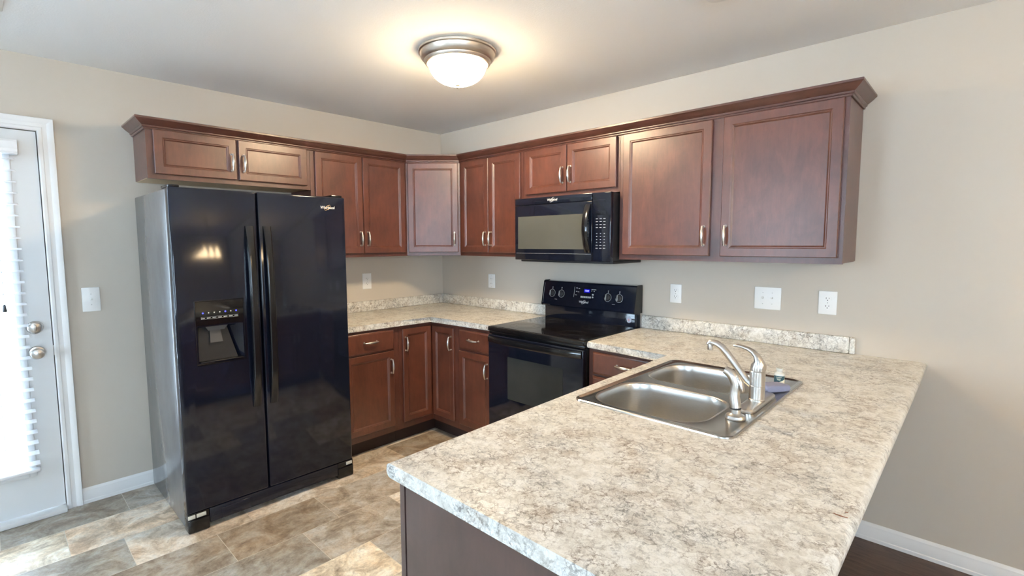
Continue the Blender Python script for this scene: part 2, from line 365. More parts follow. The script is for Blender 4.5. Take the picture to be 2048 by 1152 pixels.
def baseboard(name, fr, a, c):
    prof = [(0, 0), (0.014, 0), (0.014, 0.016), (0.011, 0.020), (0.011, 0.062), (0.009, 0.068), (0.009, 0.074), (0.005, 0.084), (0.002, 0.088), (0, 0.088)]
    b = MB(fr); b.loops([[(x, -0.001 - d, z) for d, z in prof] for x in (a, c)])
    struct(name, b, 'white', smooth=20)
baseboard('baseboard_back', Matrix(), 3.17, RX)
baseboard('baseboard_left', fr_left(), DY1 + 0.068, -0.001 - 1.385)
def casing(name, fr, x0, x1, zt, w=0.068):
    prof = [(0, 0), (0, 0.012), (0.006, 0.016), (0.018, 0.016), (0.022, 0.012), (0.040, 0.012), (0.046, 0.016), (0.058, 0.020), (w - 0.002, 0.020), (w, 0.016), (w, 0)]
    b = MB(fr); path = [(x0, 0.0, -1, 0), (x0, zt, -1, 1), (x1, zt, 1, 1), (x1, 0.0, 1, 0)]
    b.loops([[(x + sx * d, -0.001 - t, z + sz * d) for d, t in prof] for x, z, sx, sz in path])
    return struct(name, b, 'white', smooth=25)
casing('trim_1', fr_left(), DY0, DY1, DZ)

# ------------------------------------------------------------------ door on the left
FL = fr_left()
dd = bpy.data.objects.new('door_1', None); COL.objects.link(dd); dd.location = (-0.03, DY0, 0); WL['door_1'] = Vector(dd.location); dd['kind'] = 'structure'
GY0, GY1, GZ0, GZ1 = -3.47, -2.85, 0.26, 1.93
b = MB(FL)
for a, c, s, t in ((DY0 + .004, GY0, .03, DZ - .004), (GY1, DY1 - .004, .03, DZ - .004), (GY0, GY1, .03, GZ0), (GY0, GY1, GZ1, DZ - .004)): b.box(a, c, 0.0, 0.044, s, t)
obj('door_panel', b, 'door_white', dd)
b = MB(FL)
for a, c, s, t in ((GY0 - .03, GY0, GZ0 - .03, GZ1 + .03), (GY1, GY1 + .03, GZ0 - .03, GZ1 + .03), (GY0, GY1, GZ0 - .03, GZ0), (GY0, GY1, GZ1, GZ1 + .03)): b.box(a, c, -0.010, -0.0005, s, t, 0.004)
obj('lite_frame', b, 'door_white', dd)
obj('door_pane', MB(FL).box(GY0, GY1, 0.018, 0.024, GZ0, GZ1), 'glass', dd)
b = MB(FL); b.box(DY0 + .001, DY1 - .001, -0.055, 0.045, 0.0, 0.026, 0.006); obj('threshold', b, 'white', dd)
b = MB(FL); b.box(DY1 - .022, DY1, 0.046, 0.060, 0.0, DZ); b.box(DY0, DY0 + .022, 0.046, 0.060, 0.0, DZ); b.box(DY0 + .022, DY1 - .022, 0.046, 0.060, DZ - .022, DZ); obj('gap_light_block', b, 'rubber', dd)  # strips behind the door gaps, added only to block leaking daylight
KY = -2.781
b = MB(); b.lathe([(0.034, 0), (0.034, 0.006), (0.030, 0.012), (0.022, 0.016), (0.0, 0.017)], (0.001, KY, 1.031), 'X')
b.box(0.016, 0.034, KY - 0.005, KY + 0.005, 1.013, 1.049, 0.003); obj('deadbolt', b, 'nickel', dd)
b = MB(); b.lathe([(0.034, 0), (0.034, 0.005), (0.030, 0.010), (0.014, 0.013), (0.012, 0.030), (0.020, 0.038), (0.028, 0.048), (0.029, 0.058), (0.024, 0.068), (0.012, 0.072), (0.0, 0.0725)], (0.001, KY, 0.897), 'X')
obj('door_knob', b, 'nickel', dd)
b = MB(); b.box(0.0005, 0.003, DY1 - 0.003, DY1 + 0.010, 0.87, 0.925); obj('strike_plate', b, 'nickel', dd)
BY0, BY1 = -3.52, -2.806
bl = thing('window_blind', (0.03, (BY0 + BY1) / 2, 0.26), 'white slatted blind hanging over the bright glass of the white door', 'blind')
b = MB(FL); b.loops([[(x, -d, z) for d, z in ((0.012, 1.925), (0.066, 1.925), (0.072, 1.935), (0.068, 1.95), (0.074, 1.965), (0.074, 1.985), (0.068, 1.995), (0.012, 1.995))] for x in (BY0 - 0.008, BY1 + 0.014)])
obj('valance', b, 'blind', bl, 25)
b = MB(FL); z = 1.8995
while z > 0.31:
    tl = 0.004
    b.loops([[(x, -0.016, z + tl - .0012), (x, -0.040, z + .0028), (x, -0.064, z - tl - .0012), (x, -0.064, z - tl + .0012), (x, -0.040, z + .0052), (x, -0.016, z + tl + .0012)] for x in (BY0, BY1)]); z -= 0.0567
obj('slats', b, 'blind', bl)
b = MB(FL); b.box(BY0, BY1, -0.064, -0.016, 0.268, 0.284, 0.005); obj('bottom_rail', b, 'blind', bl)
for y in (BY0 + .1, BY1 - .125):
    obj('ladder_cord', MB().tube([(0.0655, y, 1.925), (0.0655, y, 0.284)], 0.0012, 6), 'blind', bl)
b = MB(); ty = -2.888; b.tube([(0.071, ty, 1.925), (0.071, ty, 1.168)], 0.001, 6); b.lathe([(0.003, 1.168), (0.006, 1.158), (0.009, 1.135), (0.007, 1.130)], (0.071, ty, 0), n=14)
obj('pull_cord', b, 'grey_plastic', bl)

# ------------------------------------------------------------------ cabinets
def panel(b, x0, x1, z0, z1, y, t, frame=0.055, rec=0.009):
    def lp(i, yy): return [(x0 + i, yy, z0 + i), (x1 - i, yy, z0 + i), (x1 - i, yy, z1 - i), (x0 + i, yy, z1 - i)]
    if frame:
        b.loops([lp(0, y), lp(0, y - t + .003), lp(.003, y - t), lp(frame - .014, y - t), lp(frame - .010, y - t + .003), lp(frame - .007, y - t + .003), lp(frame, y - t + rec), lp(frame + .001, y - t + rec)])
    else:
        b.loops([lp(0, y), lp(0, y - t + .009), lp(.004, y - t + .005), lp(.010, y - t + .003), lp(.012, y - t)])
HM = None
def handle(parent, fr, cx, cz, y, vertical=True):
    global HM
    if HM is None:
        b = MB(); k = 24; pts = []; rad = []
        for i in range(k + 1):
            s = -1 + 2 * i / k; pts.append((0, -0.022 - 0.008 * (1 - s * s), s * 0.050))
            r = 0.0044 + 0.0044 * max(0, 1 - (s / 0.72) ** 2) ** 0.8
            if abs(abs(s) - 0.78) < 0.06: r += 0.0012
            rad.append(r)
        b.tube(pts, rad, 12)
        for sz in (-1, 1):
            b.tube([(0, 0, sz * 0.048), (0, -0.004, sz * 0.048), (0, -0.0045, sz * 0.048), (0, -0.024, sz * 0.048)], [0.0075, 0.0065, 0.0042, 0.0046], 12)
        HM = b.mesh('handle', 50); HM.materials.append(M['nickel'])
    o = bpy.data.objects.new('handle', HM); COL.objects.link(o); o.parent = parent
    w = fr @ Vector((cx, y, cz)); o.location = w - WL[parent.name]
    e = fr.to_euler(); o.rotation_euler = (0, PI / 2 if not vertical else 0, e.z)
    if not vertical: o.rotation_euler = (fr @ Matrix.Rotation(PI / 2, 4, 'Y')).to_euler()
    WL[o.name] = w; return o
T = 0.019
def door(parent, fr, x0, x1, z0, z1, y, hs=None, name='door'):
    b = MB(fr); panel(b, x0, x1, z0, z1, y - 0.0005, T); d = obj(name, b, 'wood', parent, 30)
    if hs: handle(d, fr, hs[0], hs[1], y - T)
    return d
def drawer(parent, fr, x0, x1, z0, z1, y, h=True):
    b = MB(fr); panel(b, x0, x1, z0, z1, y - 0.0005, T, 0); d = obj('drawer', b, 'wood', parent, 30)
    if h: handle(d, fr, (x0 + x1) / 2, (z0 + z1) / 2 + .008, y - T, False)
    return d
I = Matrix(); UD = 0.311; ZB = 1.365; ZT = 2.126
def wall_cab(fr, x0, x1, z0, label, doors, hz, y0=-0.001):
    c = thing('upper_cabinet', fr @ Vector(((x0 + x1) / 2, -UD / 2, z0)), label, 'cabinet')
    b = MB(fr); b.box(x0 + .0005, x1 - .0005, -UD, y0, z0 + 0.006, ZT); b.box(x0 + .0005, x1 - .0005, -UD, -UD + .019, z0, z0 + .006)
    obj('cabinet_body', b, 'wood_frame', c)
    obj('bottom_panel', MB(fr).box(x0 + .004, x1 - .004, -UD + .020, y0 - .004, z0 + .003, z0 + .0055), 'tan_wood' if fr != I and z0 > 1.5 else 'wood_frame', c)
    for (a, e, zz0, zz1, side) in doors:
        door(c, fr, a, e, zz0, zz1, -UD, None if side is None else ((a + .027 if side < 0 else e - .027), hz))
    return c
DT = 2.087
wall_cab(FL, -2.299, -1.386, 1.826, 'wide low brown cabinet over the black refrigerator, two doors', [(-2.266, -1.849, 1.853, DT + .004, 1), (-1.836, -1.413, 1.853, DT + .004, -1)], 1.953)
wall_cab(FL, -1.385, -0.611, ZB, 'tall brown wall cabinet with two doors just right of the refrigerator', [(-1.356, -1.003, 1.393, DT, 1), (-0.998, -0.634, 1.393, DT, -1)], 1.498)
wall_cab(I, 0.611, 1.277, ZB, 'narrow two-door brown wall cabinet left of the black microwave', [(0.643, 0.943, 1.393, DT, 1), (0.949, 1.259, 1.393, DT, -1)], 1.496)
wall_cab(I, 1.278, 2.038, 1.764, 'short brown cabinet directly above the black microwave, two small doors', [(1.312, 1.657, 1.793, DT, 1), (1.664, 2.020, 1.793, DT, -1)], 1.898)
wall_cab(I, 2.039, 3.155, ZB, 'large brown wall cabinet at the right end with two wide doors', [(2.067, 2.574, 1.393, DT, 1), (2.631, 3.136, 1.393, DT, -1)], 1.498)
# diagonal corner wall cabinet
cc = thing('corner_upper_cabinet', (0.25, -0.25, ZB), 'single-door brown wall cabinet set diagonally across the corner', 'cabinet')
b = MB(); poly = [(0.001, -0.001), (0.001, -0.6095), (UD, -0.6095), (0.6095, -UD), (0.6095, -0.001)]
b.prism(poly, ZB + .004, ZT); obj('cabinet_body', b, 'wood_frame', cc, 0)
FD = Matrix.Translation(((UD + .61) / 2, -(UD + .61) / 2, 0)) @ Matrix.Rotation(PI / 4, 4, 'Z')
hw = (0.61 - UD) / math.sqrt(2)
obj('bottom_panel', MB().prism([(0.02, -0.02), (0.02, -0.595), (UD - .01, -0.595), (0.595, -UD + .01), (0.595, -0.02)], ZB, ZB + .0035), 'wood_frame', cc, 0)
door(cc, FD, -hw + .016, hw - .016, 1.393, DT, -0.0005, (hw - .045, 1.498))

# crown moulding along all wall cabinets
prof = [(0.0008, 2.089), (0.006, 2.089), (0.008, 2.094), (0.008, 2.098), (0.013, 2.100), (0.015, 2.105), (0.015, 2.109), (0.020, 2.112), (0.030, 2.120), (0.040, 2.129), (0.044, 2.134), (0.047, 2.136), (0.050, 2.138), (0.050, 2.147), (0.047, 2.149), (0.0008, 2.149)]
path = [Vector(p) for p in ((0.001, -2.299), (UD, -2.299), (UD, -0.61), (0.61, -UD), (3.155, -UD), (3.155, -0.001))]
lps = []
for i, p in enumerate(path):
    d0 = (p - path[i - 1]).normalized() if i else (path[1] - p).normalized()
    d1 = (path[i + 1] - p).normalized() if i < len(path) - 1 else d0
    n0 = Vector((d0.y, -d0.x)); n1 = Vector((d1.y, -d1.x)); m = (n0 + n1); m = m / m.dot(n0)
    lps.append([(p.x + m.x * d, p.y + m.y * d, z) for d, z in prof])
tag(obj('crown_moulding', MB().loops(lps), 'wood_crown', None, 20), 'dark brown crown moulding running along the tops of all wall cabinets', 'moulding')

# base cabinets
BD = 0.610; CT = 0.876; TK = 0.109
def base_cab(fr, x0, x1, label, name='base_cabinet', x1b=None):
    c = thing(name, fr @ Vector(((x0 + x1) / 2, -BD / 2, 0)), label, 'cabinet')
    obj('cabinet_body', MB(fr).box(x0 + .0005, x1 - .0005, -BD, -0.001, TK, CT - .0005), 'wood_frame', c)
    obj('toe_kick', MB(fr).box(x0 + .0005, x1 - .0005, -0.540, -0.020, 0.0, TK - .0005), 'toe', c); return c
c = base_cab(FL, -1.385, -0.915, 'brown base cabinet with one drawer and door beside the refrigerator')
drawer(c, FL, -1.345, -0.961, 0.712, 0.858, -BD); door(c, FL, -1.345, -0.965, 0.158, 0.706, -BD, (-0.992, 0.598))
c = base_cab(I, 0.915, 1.268, 'narrow brown base cabinet with drawer and door left of the range')
drawer(c, I, 0.940, 1.256, 0.712, 0.853, -BD); door(c, I, 0.940, 1.256, 0.158, 0.700, -BD, (1.230, 0.596))
c = base_cab(I, 2.036, 2.553, 'brown drawer base cabinet right of the range, behind the sink')
drawer(c, I, 2.066, 2.480, 0.735, 0.862, -BD); drawer(c, I, 2.066, 2.480, 0.445, 0.724, -BD); drawer(c, I, 2.066, 2.480, 0.158, 0.433, -BD)
c = thing('corner_base_cabinet', (0.3, -0.3, 0), 'brown corner base cabinet with two doors meeting in the inside corner', 'cabinet')
pc = [(0.001, -0.001), (0.001, -0.914), (BD, -0.914), (BD, -BD), (0.914, -BD), (0.914, -0.001)]
obj('cabinet_body', MB().prism(pc, TK, CT - .0005), 'wood_frame', c, 0)
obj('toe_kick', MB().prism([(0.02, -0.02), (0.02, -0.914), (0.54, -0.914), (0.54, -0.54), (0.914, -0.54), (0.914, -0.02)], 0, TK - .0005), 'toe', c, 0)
door(c, FL, -0.889, -0.633, 0.160, 0.847, -BD, (-0.866, 0.738)); door(c, I, 0.633, 0.879, 0.160, 0.847, -BD, (0.854, 0.738))
# peninsula cabinet, its doors face the kitchen
PX0, PX1, PYE = 2.556, 3.166, -2.238
FP = Matrix.Rotation(-PI / 2, 4, 'Z')                  # local x -> world -y, local -y -> world -x
c = thing('peninsula_cabinet', (2.86, -1.1, 0), 'dark brown cabinet carrying the peninsula, its flat end panel facing the camera', 'cabinet')
b = MB(); b.box(PX0 + .0005, PX1, PYE + .006, -0.612, TK, CT - .16 if False else CT - .0005); bodyme = b.mesh('cabinet_body')
cut = MB().box(2.60, 3.10, -1.54, -0.70, 0.60, 1.0).mesh('c', 0)
link('cabinet_body', boolean(bodyme, [cut]), 'wood_frame', c)
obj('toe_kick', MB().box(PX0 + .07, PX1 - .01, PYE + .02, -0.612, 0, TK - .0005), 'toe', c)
b = MB(); b.box(PX0 + .0005, PX0 + .019, PYE, PYE + .0055, 0.0, CT - .0005); obj('face_frame_edge', b, 'panel_skin', c)
b = MB(); b.box(PX0 + .027, PX1, PYE - .001, PYE + .0055, 0.0, CT - .0005); obj('end_panel', b, 'panel_skin', c)
ypos = [0.70, 1.13, 1.56, 1.98]
for i, (a, e) in enumerate(((0.68, 1.10), (1.12, 1.53), (1.57, 2.20))):
    fx = Matrix.Translation((PX0, 0, 0)) @ FP
    drawer(c, fx, a, e, 0.712, 0.855, 0.0, i == 2); door(c, fx, a, e, 0.158, 0.700, 0.0, ((e - .03) if i == 0 else (a + .03), 0.6))

# ------------------------------------------------------------------ countertops
def slab(poly, front_edges, r=0.0165):
    b = MB(); b.prism(poly, CT, 0.914); bm = b.bm; bm.edges.ensure_lookup_table(); es = []
    for e in bm.edges:
        p, q = e.verts[0].co, e.verts[1].co
        if abs(p.z - q.z) > 1e-4: continue
        for (a, c2) in front_edges:
            a = Vector(a); c2 = Vector(c2)
            if ((p.xy - a).length < 1e-4 and (q.xy - c2).length < 1e-4) or ((q.xy - a).length < 1e-4 and (p.xy - c2).length < 1e-4): es.append(e)
    bmesh.ops.bevel(bm, geom=es, offset=r, segments=6, affect='EDGES', profile=0.5, clamp_overlap=False)
    return b
EL = -1.384
ct = thing('countertop', (0.3, -0.4, CT), 'mottled cream laminate countertop turning the corner between refrigerator and range', 'countertop')
P1 = [(0.001, -0.001), (0.001, EL), (0.634, EL), (0.634, -0.634), (1.268, -0.634), (1.268, -0.001)]
obj('counter_slab', slab(P1, [(P1[2], P1[3]), (P1[3], P1[4])]), 'counter', ct, 40)
BH = 0.997
def splash(poly_prof, path, fr=I): return None
b = MB(); b.box(0.001, 0.020, EL, -0.001, 0.9145, BH, 0.005); obj('backsplash', b, 'counter', ct)
b = MB(); b.box(0.0205, 1.268, -0.020, -0.001, 0.9145, BH, 0.005); obj('backsplash', b, 'counter', ct)
cp = thing('countertop', (3.0, -1.2, CT), 'mottled cream laminate countertop on the peninsula holding the sink', 'countertop')
P2 = [(2.036, -0.001), (2.036, -0.634), (2.531, -0.634), (2.531, -2.26), (3.446, -2.26), (3.446, -0.001)]
sl = slab(P2, [(P2[1], P2[2]), (P2[2], P2[3]), (P2[4], P2[5])]).mesh('counter_slab', 40)
SX, SY, SW, SD = 2.85, -1.125, 0.545, 0.806       # sink centre, width (x), length (y)
hole = MB().loops([rrect(SX, SY, SW - .03, SD - .03, 0.03, z) for z in (0.8, 1.0)]).mesh('h', 0)
link('counter_slab', boolean(sl, [hole]), 'counter', cp)
b = MB(); b.box(2.036, 3.152, -0.020, -0.001, 0.9145, BH, 0.005); obj('backsplash', b, 'counter', cp)
b = MB(); b.box(3.1525, 3.176, -0.020, -0.001, 0.9145, BH, 0.006, 3); obj('backsplash_end', b, 'counter', cp)

# ------------------------------------------------------------------ sink, faucet, sprayer
sk = thing('kitchen_sink', (SX, SY, 0.915), 'stainless steel double-bowl sink set into the peninsula countertop', 'sink')
SZ = 0.9145
bowls = [(2.812, -1.325, 0.405, 0.335), (2.812, -0.935, 0.405, 0.335)]
dk = MB().loops([rrect(SX, SY, SW - .034, SD - .034, 0.026, SZ - .004), rrect(SX, SY, SW, SD, 0.04, SZ), rrect(SX, SY, SW - .002, SD - .002, 0.04, SZ + .004), rrect(SX, SY, SW - .010, SD - .010, 0.037, SZ + .0060), rrect(SX, SY, SW - .020, SD - .020, 0.034, SZ + .0050), rrect(SX, SY, SW - .030, SD - .030, 0.03, SZ + .0025)]).mesh('sink_deck', 30)
cuts = [MB().loops([rrect(x, y, w, d, 0.105, z) for z in (0.85, 1.0)]).mesh('h', 0) for x, y, w, d in bowls]
link('sink_deck', boolean(dk, cuts), 'steel', sk)
for x, y, w, d in bowls:
    b = MB(); lp = []
    for ins, z, r in ((-0.003, SZ + .0027, .108), (0.001, SZ + .0027, .104), (0.004, SZ + .0015, .103), (0.006, SZ - .003, .102), (0.007, SZ - .03, .10), (0.013, SZ - .165, .095), (0.018, SZ - .178, .09), (0.030, SZ - .187, .08), (0.06, SZ - .190, .06), (0.115, SZ - .1925, .045)):
        lp.append(rrect(x, y, w - 2 * ins, d - 2 * ins, r, z))
    b.loops(lp, False, True); o = obj('sink_bowl', b, 'bowl', sk, 60)
    b = MB(); b.lathe([(0.043, 0), (0.043, 0.002), (0.038, 0.003), (0.032, 0.001), (0.008, 0.0005), (0.007, 0.006), (0.0, 0.006)], (x, y, SZ - .192)); obj('drain', b, 'chrome', o)

FZ = SZ + .003
fx, fy = 3.069, -1.137
fa = thing('faucet', (fx, fy, FZ), 'brushed nickel single-lever kitchen faucet on the sink deck', 'faucet')
b = MB(); b.loops([rrect(fx, fy, 0.058, 0.268, 0.028, FZ), rrect(fx, fy, 0.058, 0.268, 0.028, FZ + .006), rrect(fx, fy, 0.052, 0.262, 0.0255, FZ + .010), rrect(fx, fy, 0.040, 0.245, 0.0195, FZ + .012)]); obj('base_plate', b, 'nickel', fa)
b = MB(); b.lathe([(0.026, .0115), (0.026, .016), (0.0245, .018), (0.0245, .062), (0.0235, .063), (0.0235, .064), (0.0245, .065), (0.0245, .112), (0.0235, .113)], (fx, fy, FZ)); obj('faucet_body', b, 'nickel', fa)
sp = [(3.052, .966 + .012), (3.036, .990), (3.010, 1.022), (2.985, 1.053), (2.966, 1.076), (2.948, 1.094), (2.930, 1.104), (2.915, 1.107), (2.905, 1.105), (2.899, 1.098)]
b = MB(); b.tube([(x, fy, z) for x, z in sp], [.012, .0120, .0120, .0122, .0125, .0128, .0126, .0118, .0108, .008], 16); obj('spout', b, 'nickel', fa)
b = MB(); b.lathe([(0.0095, -.016), (0.0100, -.014), (0.0100, .006), (0.007, .008)], (2.9085, fy, 1.095), n=20); obj('aerator', b, 'chrome', fa)
lv = [(3.070, FZ + .1135, .0240), (3.071, FZ + .122, .0246), (3.072, FZ + .135, .0235), (3.071, FZ + .149, .0195), (3.064, FZ + .164, .0150), (3.052, FZ + .175, .0120), (3.036, FZ + .184, .0100), (3.016, FZ + .189, .0088), (2.998, FZ + .190, .0078), (2.988, FZ + .189, .0045)]
b = MB(); lps = []
for i, (x, z, r) in enumerate(lv):
    a = lv[max(i - 1, 0)]; e = lv[min(i + 1, len(lv) - 1)]; t = Vector((e[0] - a[0], 0, e[1] - a[1])).normalized() if i > 1 else Vector((0, 0, 1))
    nrm = Vector((t.z, 0, -t.x)); th = r * (1 if i < 3 else 0.72)
    lps.append([Vector((x, fy, z)) + nrm * (th * math.cos(2 * PI * k / 20)) + Vector((0, r * math.sin(2 * PI * k / 20), 0)) for k in range(20)])
b.loops(lps); obj('lever_handle', b, 'nickel', fa, 50)

sx, sy = 3.068, -1.338
sd = thing('side_sprayer', (sx, sy, FZ), 'brushed nickel hand sprayer standing left of the faucet on the sink deck', 'sprayer')
b = MB(); b.lathe([(0.029, 0), (0.030, .004), (0.027, .011), (0.018, .015), (0.0155, .018), (0.0155, .030), (0.014, .031)], (sx, sy, FZ), n=28); obj('sprayer_base', b, 'nickel', sd)
b = MB(); b.lathe([(0.0135, .0312), (0.0165, .0318), (0.0165, .034), (0.0135, .0346)], (sx, sy, FZ), n=24); obj('collar', b, 'rubber', sd)
pts = [(3.068, FZ + .035), (3.066, FZ + .050), (3.064, FZ + .070), (3.066, FZ + .092), (3.066, FZ + .110), (3.060, FZ + .127), (3.051, FZ + .139), (3.040, FZ + .146), (3.033, FZ + .149)]
b = MB(); b.tube([(x, sy, z) for x, z in pts], [.0165, .0168, .0150, .0142, .0150, .0155, .0150, .0135, .0120], 18, 1.0); obj('sprayer_wand', b, 'nickel', sd)
b = MB(); b.tube([(3.060, sy, FZ + .140), (3.072, sy, FZ + .130), (3.081, sy, FZ + .112), (3.086, sy, FZ + .094), (3.087, sy, FZ + .088)], [.005, .0085, .0085, .007, .0045], 12, 1.25); obj('trigger', b, 'nickel', sd)

bx, by = 3.066, -0.862
bo = thing('small_bottle', (bx, by, FZ), 'tiny clear bottle with teal and cream label on the sink deck', 'bottle')
b = MB(); b.lathe([(0.016, 0), (0.018, .002), (0.018, .044), (0.0165, .050), (0.0095, .056), (0.0095, .060)], (bx, by, FZ), n=28); obj('bottle_body', b, 'liquid', bo)
vd = Vector((3.594 - bx, -2.935 - by)).normalized(); va = math.atan2(vd.y, vd.x)
def label_part(name, mat, top):
    b = MB(); k = 18; R_ = 0.0183; lo, hi = [], []
    for i in range(k + 1):
        s = -1 + 2 * i / k; a = va + s * 1.25
        mid = 0.020 + 0.010 * s
        z0, z1 = (mid, .0425) if top else (0.004, mid)
        p = lambda z, r: (bx + r * math.cos(a), by + r * math.sin(a), FZ + z)
        lo.append([p(z0, R_), p(z1, R_), p(z1, R_ - .0004), p(z0, R_ - .0004)])
    b.loops(lo); obj(name, b, mat, bo, 60)
label_part('label_top', 'teal', True); label_part('label_bottom', 'cream', False)
b = MB()
for zc, w_ in ((.0365, .55), (.031, .38), (.027, .3)):
    lo = []
    for i in range(9):
        a = va - 0.1 - w_ + 2 * w_ * i / 8; lo.append([(bx + .0187 * math.cos(a), by + .0187 * math.sin(a), FZ + zc), (bx + .0187 * math.cos(a), by + .0187 * math.sin(a), FZ + zc + .0016), (bx + .0184 * math.cos(a), by + .0184 * math.sin(a), FZ + zc + .0016), (bx + .0184 * math.cos(a), by + .0184 * math.sin(a), FZ + zc)])
    b.loops(lo)
obj('label_print', b, 'cream', bo)
b = MB(); b.lathe([(0.0105, .0602), (0.0118, .061), (0.0118, .069), (0.0108, .070)], (bx, by, FZ), n=24); obj('bottle_cap', b, 'liquid', bo)
b = MB(); q = Matrix.Translation((3.066, -0.945, FZ + .0145)) @ Matrix.Rotation(math.radians(62), 4, 'Z') @ Matrix.Rotation(math.radians(3), 4, 'Y')
b.box(-.055, .055, -.032, .032, -.0125, .0125, .009, 3)
for v in b.bm.verts: v.co += Vector([random.uniform(-.0015, .0015) for _ in range(3)]); v.co.z -= 0.06 * 0 * v.co.x
b.fr = q; tag(obj('sponge', b, 'sponge', None, 60), 'grey-blue sponge lying on the sink deck right of the faucet', 'sponge')
for pts, nm in (([(3.405, -1.765), (3.413, -1.7665), (3.422, -1.767), (3.431, -1.7655)], 'longest dark brown sliver on the peninsula counter near its right edge'), ([(3.4225, -1.7435), (3.4275, -1.741)], 'tiny brown sliver on the counter edge just beyond the longest sliver')):
    b = MB(); b.tube([(x, y, 0.9152) for x, y in pts], [0.0006] + [0.0011] * (len(pts) - 2) + [0.0007], 8); tag(obj('wood_sliver', b, 'twig'), nm, 'sliver', 'brown slivers on the counter')

# ------------------------------------------------------------------ refrigerator
FX = 0.796; FY0, FY1, FM = -2.318, -1.404, -1.915
rf = thing('refrigerator', (0.4, (FY0 + FY1) / 2, 0), 'black side-by-side refrigerator with ice and water dispenser', 'refrigerator')
obj('refrigerator_body', MB().box(0.035, 0.725, FY0 + .003, FY1 - .003, 0.012, 1.738, 0.006), 'side_black', rf)
DB = 0.106
def fdoor(y0, y1, cut=None):
    b = MB(); b.box(0.733, FX, y0, y1, DB, 1.743, 0.009, 4); me = b.mesh('fridge_door', 30)
    if cut: me = boolean(me, cut)
    return me
CY0, CY1, CZ0, CZ1 = -2.226, -2.012, 0.868, 1.052
cut = MB().loops([[(FX + .02, CY0, CZ0), (FX + .02, CY1, CZ0), (FX + .02, CY1, CZ1), (FX + .02, CY0, CZ1)], [(FX - .004, CY0, CZ0), (FX - .004, CY1, CZ0), (FX - .004, CY1, CZ1), (FX - .004, CY0, CZ1)], [(FX - .052, CY0 + .016, CZ0 + .004), (FX - .052, CY1 - .034, CZ0 + .004), (FX - .056, CY1 - .066, CZ1 - .004), (FX - .056, CY0 + .022, CZ1 - .004)]]).mesh('h', 0)
fd = link('freezer_door', fdoor(FY0, FM - .0035, [cut]), 'black', rf)
rd = link('fresh_food_door', fdoor(FM + .0035, FY1), 'black', rf)
obj('door_gasket', MB().box(0.7255, 0.7325, FY0 + .012, FY1 - .012, DB + .01, 1.730), 'grey_plastic', rf)
def fhandle(y0, y1, par):
    b = MB(); k = 30; lps = []; z0, z1 = 0.585, 1.562
    for i in range(k + 1):
        s = i / k; z = z0 + (z1 - z0) * s; arch = (1 - (2 * s - 1) ** 4); p = 0.008 + 0.036 * arch; w = (y1 - y0) * (1 - 0.12 * arch); yc = (y0 + y1) / 2
        ins = 0.0 if arch < 0.35 else p - 0.022
        x0 = FX + .0006 + ins; x1 = FX + p; h = w / 2
        lps.append([(x0, yc - h, z), (x1 - .003, yc - h, z), (x1 - .0006, yc - h + .003, z), (x1, yc - h + .008, z), (x1, yc + h - .008, z), (x1 - .0006, yc + h - .003, z), (x1 - .003, yc + h, z), (x0, yc + h, z)])
    b.loops(lps); return obj('door_handle', b, 'black_plain', par, 40)
fhandle(-1.980, -1.940, fd); fhandle(-1.890, -1.850, rd)
# dispenser on the freezer door
dp = obj('dispenser_panel', MB().box(FX + .0003, FX + .0022, -2.232, -2.008, 1.058, 1.180, 0.0009, 1), 'black_glass', fd)
b = MB()
o_, i_ = 0.003, 0.0
for a, c_, s, t in ((-2.236, -2.004, 1.181, 1.184), (-2.236, -2.004, 0.856, 0.862), (-2.236, -2.2325, 0.862, 1.181), (-2.0075, -2.004, 0.862, 1.181)): b.box(FX + .0002, FX + .004, a, c_, s, t, 0.001, 1)
obj('dispenser_frame', b, 'black_plain', fd)
for k in range(7):
    y = -2.199 + (0.155 / 6) * k; blue = k in (0, 4, 6)
    b = MB(); b.lathe([(0.0042 if blue else 0.0030, 0), (0.0042 if blue else 0.0030, .0008), (0.0015, .0014)], (FX + .0023, y, 1.121), 'X', 14); obj('indicator_light', b, 'led_blue' if blue else 'led_white', fd)
b = MB(); b.box(FX + .0023, FX + .0026, -2.208, -2.034, 1.100, 1.1008); b.box(FX + .0023, FX + .0026, -2.208, -2.034, 1.0895, 1.0903); b.box(FX + .0023, FX + .0026, -2.208, -2.207, 1.0903, 1.100)
for k in range(7):
    y = -2.199 + (0.155 / 6) * k; b.box(FX + .0023, FX + .0026, y - .009, y + .008, 1.0935, 1.0965)
obj('button_print', b, 'grey_print', fd)
b = MB(); b.loops([[(FX - .005, -2.190, 1.050), (FX - .005, -2.085, 1.050), (FX - .052, -2.090, 1.050), (FX - .052, -2.185, 1.050)], [(FX - .012, -2.175, 1.028), (FX - .012, -2.100, 1.028), (FX - .050, -2.105, 1.028), (FX - .050, -2.170, 1.028)]]); obj('chute', b, 'grey_plastic', fd)
b = MB(); b.loops([[(FX - .030, -2.164, 1.026), (FX - .030, -2.114, 1.026), (FX - .042, -2.114, 1.026), (FX - .042, -2.164, 1.026)], [(FX - .016, -2.167, 0.964), (FX - .016, -2.108, 0.964), (FX - .024, -2.108, 0.964), (FX - .024, -2.167, 0.964)]]); obj('paddle', b, 'grey_plastic', fd)
b = MB(); b.loops([[(FX - .010, CY0 + .004, CZ0 + .007), (FX - .010, CY1 - .030, CZ0 + .007), (FX - .013, CY1 - .030, CZ0 + .007), (FX - .013, CY0 + .004, CZ0 + .007)], [(FX - .044, CY0 + .010, CZ1 - .010), (FX - .044, CY1 - .068, CZ1 - .010), (FX - .047, CY1 - .068, CZ1 - .010), (FX - .047, CY0 + .010, CZ1 - .010)]]); obj('dispenser_ramp', b, 'ramp_grey', fd)
